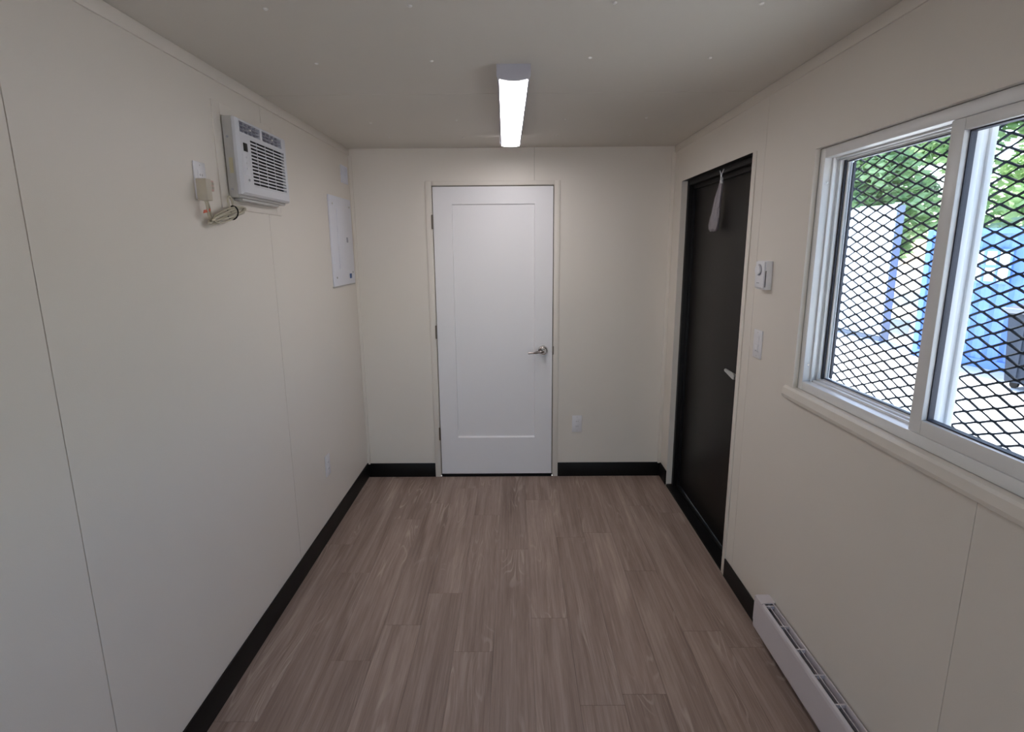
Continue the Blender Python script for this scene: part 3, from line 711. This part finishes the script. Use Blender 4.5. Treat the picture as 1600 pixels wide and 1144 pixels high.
while x < CL-.12:
    for dx, dy in ((0, .04), (.07, .04), (.14, .085), (.21, .085)):
        if x+dx < CL-.12: pts.append((x+dx, dy))
    x += .28
lo = [bm.verts.new((p[0], p[1], .16)) for p in pts]; hi = [bm.verts.new((p[0], p[1], CH-.1)) for p in pts]
lo2 = [bm.verts.new((p[0], p[1]+.02, .16)) for p in pts]; hi2 = [bm.verts.new((p[0], p[1]+.02, CH-.1)) for p in pts]
for i in range(len(pts)-1):
    bm.faces.new((lo[i], lo[i+1], hi[i+1], hi[i])); bm.faces.new((lo2[i+1], lo2[i], hi2[i], hi2[i+1]))
finish(bm, 'corrugated_side', 'container', ct)
boxes('end_wall', [((.04, .12, .16), (.08, CD-.12, CH-.1)), ((CL-.08, .12, .16), (CL-.04, CD-.12, CH-.1)), ((.12, CD-.09, .16), (CL-.12, CD-.05, CH-.1))], 'container', ct)
box('roof', (.05, .05, CH-.03), (CL-.05, CD-.05, CH-.005), 'container', ct)
box('container_floor', (.1, .1, .05), (CL-.1, CD-.1, .15), 'soil', ct)
wd = boxes('window_guard', [((.90, -.015, 1.56), (1.60, .035, 1.60)), ((.90, -.015, 2.14), (1.60, .035, 2.18)), ((.90, -.016, 1.60), (.94, .034, 2.14)), ((1.56, -.016, 1.60), (1.60, .034, 2.14)),
                            ((1.12, -.014, 1.60), (1.16, .033, 2.14)), ((1.34, -.014, 1.60), (1.38, .033, 2.14)), ((.94, -.013, 1.845), (1.56, .032, 1.895))], 'container', ct)
for i, (a, b) in enumerate(((.94, 1.12), (1.16, 1.34), (1.38, 1.56))):
    for (c_, d_) in ((1.60, 1.845), (1.895, 2.14)): box('placard', (a, 0.004, c_), (b, .016, d_), 'placard', wd)

# ---- white hoarding
hd_ = frame_obj('white_hoarding', (9.02, 13.36), math.pi/2+.06, 'tall white panelled hoarding across the yard', 'hoarding')
n_ = 8
for i in range(n_):
    box('panel', (i*1.2+.006, -.24, .12), ((i+1)*1.2-.006, -.20, 3.20), 'hoard', hd_)
boxes('core', [((.01, -.199, .10), (n_*1.2-.01, 0, 3.17))], 'steel_and_shade_grey', hd_)  # grey colour puts the shade of the end face into the core
for i in range(n_+1):
    box('rail_cap', (i*1.2-.02 if i else 0, -.26, 3.2), (i*1.2+.02, 0, 3.23), 'hoard', hd_)
box('foot_rail', (0, -.24, 0), (n_*1.2, 0, .10), 'steel_and_shade_grey', hd_)
hd_.scale = (1, -1, 1)

# ---- low concrete blocks beyond the hoarding
for i, (x, y, l) in enumerate(((9.80, 12.95, 1.0),)):
    t = frame_obj('concrete_barrier', (x, y), -.12, ('low white concrete block right of the hoarding' if i == 0 else 'low white concrete block behind the blue container'), 'barrier')
    prism('block', [(-.22, 0), (-.22, .12), (-.12, .25), (-.09, .68), (.09, .68), (.12, .25), (.22, .12), (.22, 0)], 0, -l/2, l/2, 'concrete', t)

# ---- grey dumpster in front of the container
du = frame_obj('dumpster', (8.80, 9.18), math.atan2(-.957, .29), 'dark grey dumpster in front of the blue container', 'dumpster')
prism('body', [(0.10, .10), (1.75, .10), (1.85, 1.20), (0.0, 1.20)], 1, -1.0, -.05, 'bin', du, .01)
prism('lid', [(-1.06, 1.21), (.0, 1.21), (.0, 1.38), (-.06, 1.40), (-1.06, 1.27)], 0, -.03, 1.88, 'bin', du, .01)
for k in range(4): box('side_rib', (.22+.42*k, -1.035, .16), (.28+.42*k, -1.0, 1.15), 'bin', du)
for x in (.2, 1.6):
    for y in (-.9, -.15): cyl('wheel', (x, y, .06), 1, .06, .05, 'black', du, 16)
box('lid_edge', (-.04, -1.10, 1.20), (1.89, -1.06, 1.275), 'steel_and_shade_grey', du, .005)
du.location.x += .0

# ---- trees
def tree(x, y, h, r, kind, label, seed, lean=0.0, n=4200, trunk=.13):
    rnd = random.Random(seed)
    t = empty('tree', (x, y, G), label, 'tree', 'trees beyond the yard')
    P = spline([(0, 0, -.02), (lean*.3, .05, h*.3), (lean*.7, -.05, h*.6), (lean, 0, h*.93)], 6)
    tube('trunk', P, [trunk*(1-.75*i/(len(P)-1)) for i in range(len(P))], 'trunk', t, 8)
    bm = bmesh.new()
    for k in range(7):
        a = rnd.uniform(0, 6.28); z = h*rnd.uniform(.3, .8); l = r*rnd.uniform(.5, .9)
        add_tube(bm, spline([(lean*.6, 0, z), (lean*.6+l*.5*math.cos(a), l*.5*math.sin(a), z+l*.3), (lean*.6+l*math.cos(a), l*math.sin(a), z+l*.5)], 4), [.05-.04*i/8 for i in range(9)], 6)
    br = finish(bm, 'branches', 'trunk', t, True); br['kind'] = 'stuff'
    clumps = []
    for k in range(34):
        a = rnd.uniform(0, 6.28); z = h*(.22+.78*rnd.random()); rad = r*(1-abs(z/h-.55)*.9)*math.sqrt(rnd.random())
        clumps.append((Vector((lean*z/h+rad*math.cos(a), rad*math.sin(a), z)), rnd.uniform(.45, .95)*(.7+r*.2)))
    vs, fs = [], []
    for k in range(n):
        c, s = clumps[rnd.randrange(len(clumps))]
        d = Vector((rnd.gauss(0, 1), rnd.gauss(0, 1), rnd.gauss(0, .7))); d.normalize(); p = c + d*s*rnd.random()**.4
        if p.z < .4: continue
        u = Vector((rnd.gauss(0, 1), rnd.gauss(0, 1), rnd.gauss(0, .5))).normalized(); v = u.orthogonal().normalized()
        L = rnd.uniform(.10, .19)*(1+r*.12); W = L*.5; b = len(vs)
        vs += [p-u*L, p+v*W, p+u*L, p-v*W]; fs.append((b, b+1, b+2, b+3))
    me = bpy.data.meshes.new('foliage'); me.from_pydata([tuple(q) for q in vs], [], fs); me.update()
    f = link('foliage', me, kind, t); f['kind'] = 'stuff'
A_, B_ = 'leaf_bright', 'leaf_dark'
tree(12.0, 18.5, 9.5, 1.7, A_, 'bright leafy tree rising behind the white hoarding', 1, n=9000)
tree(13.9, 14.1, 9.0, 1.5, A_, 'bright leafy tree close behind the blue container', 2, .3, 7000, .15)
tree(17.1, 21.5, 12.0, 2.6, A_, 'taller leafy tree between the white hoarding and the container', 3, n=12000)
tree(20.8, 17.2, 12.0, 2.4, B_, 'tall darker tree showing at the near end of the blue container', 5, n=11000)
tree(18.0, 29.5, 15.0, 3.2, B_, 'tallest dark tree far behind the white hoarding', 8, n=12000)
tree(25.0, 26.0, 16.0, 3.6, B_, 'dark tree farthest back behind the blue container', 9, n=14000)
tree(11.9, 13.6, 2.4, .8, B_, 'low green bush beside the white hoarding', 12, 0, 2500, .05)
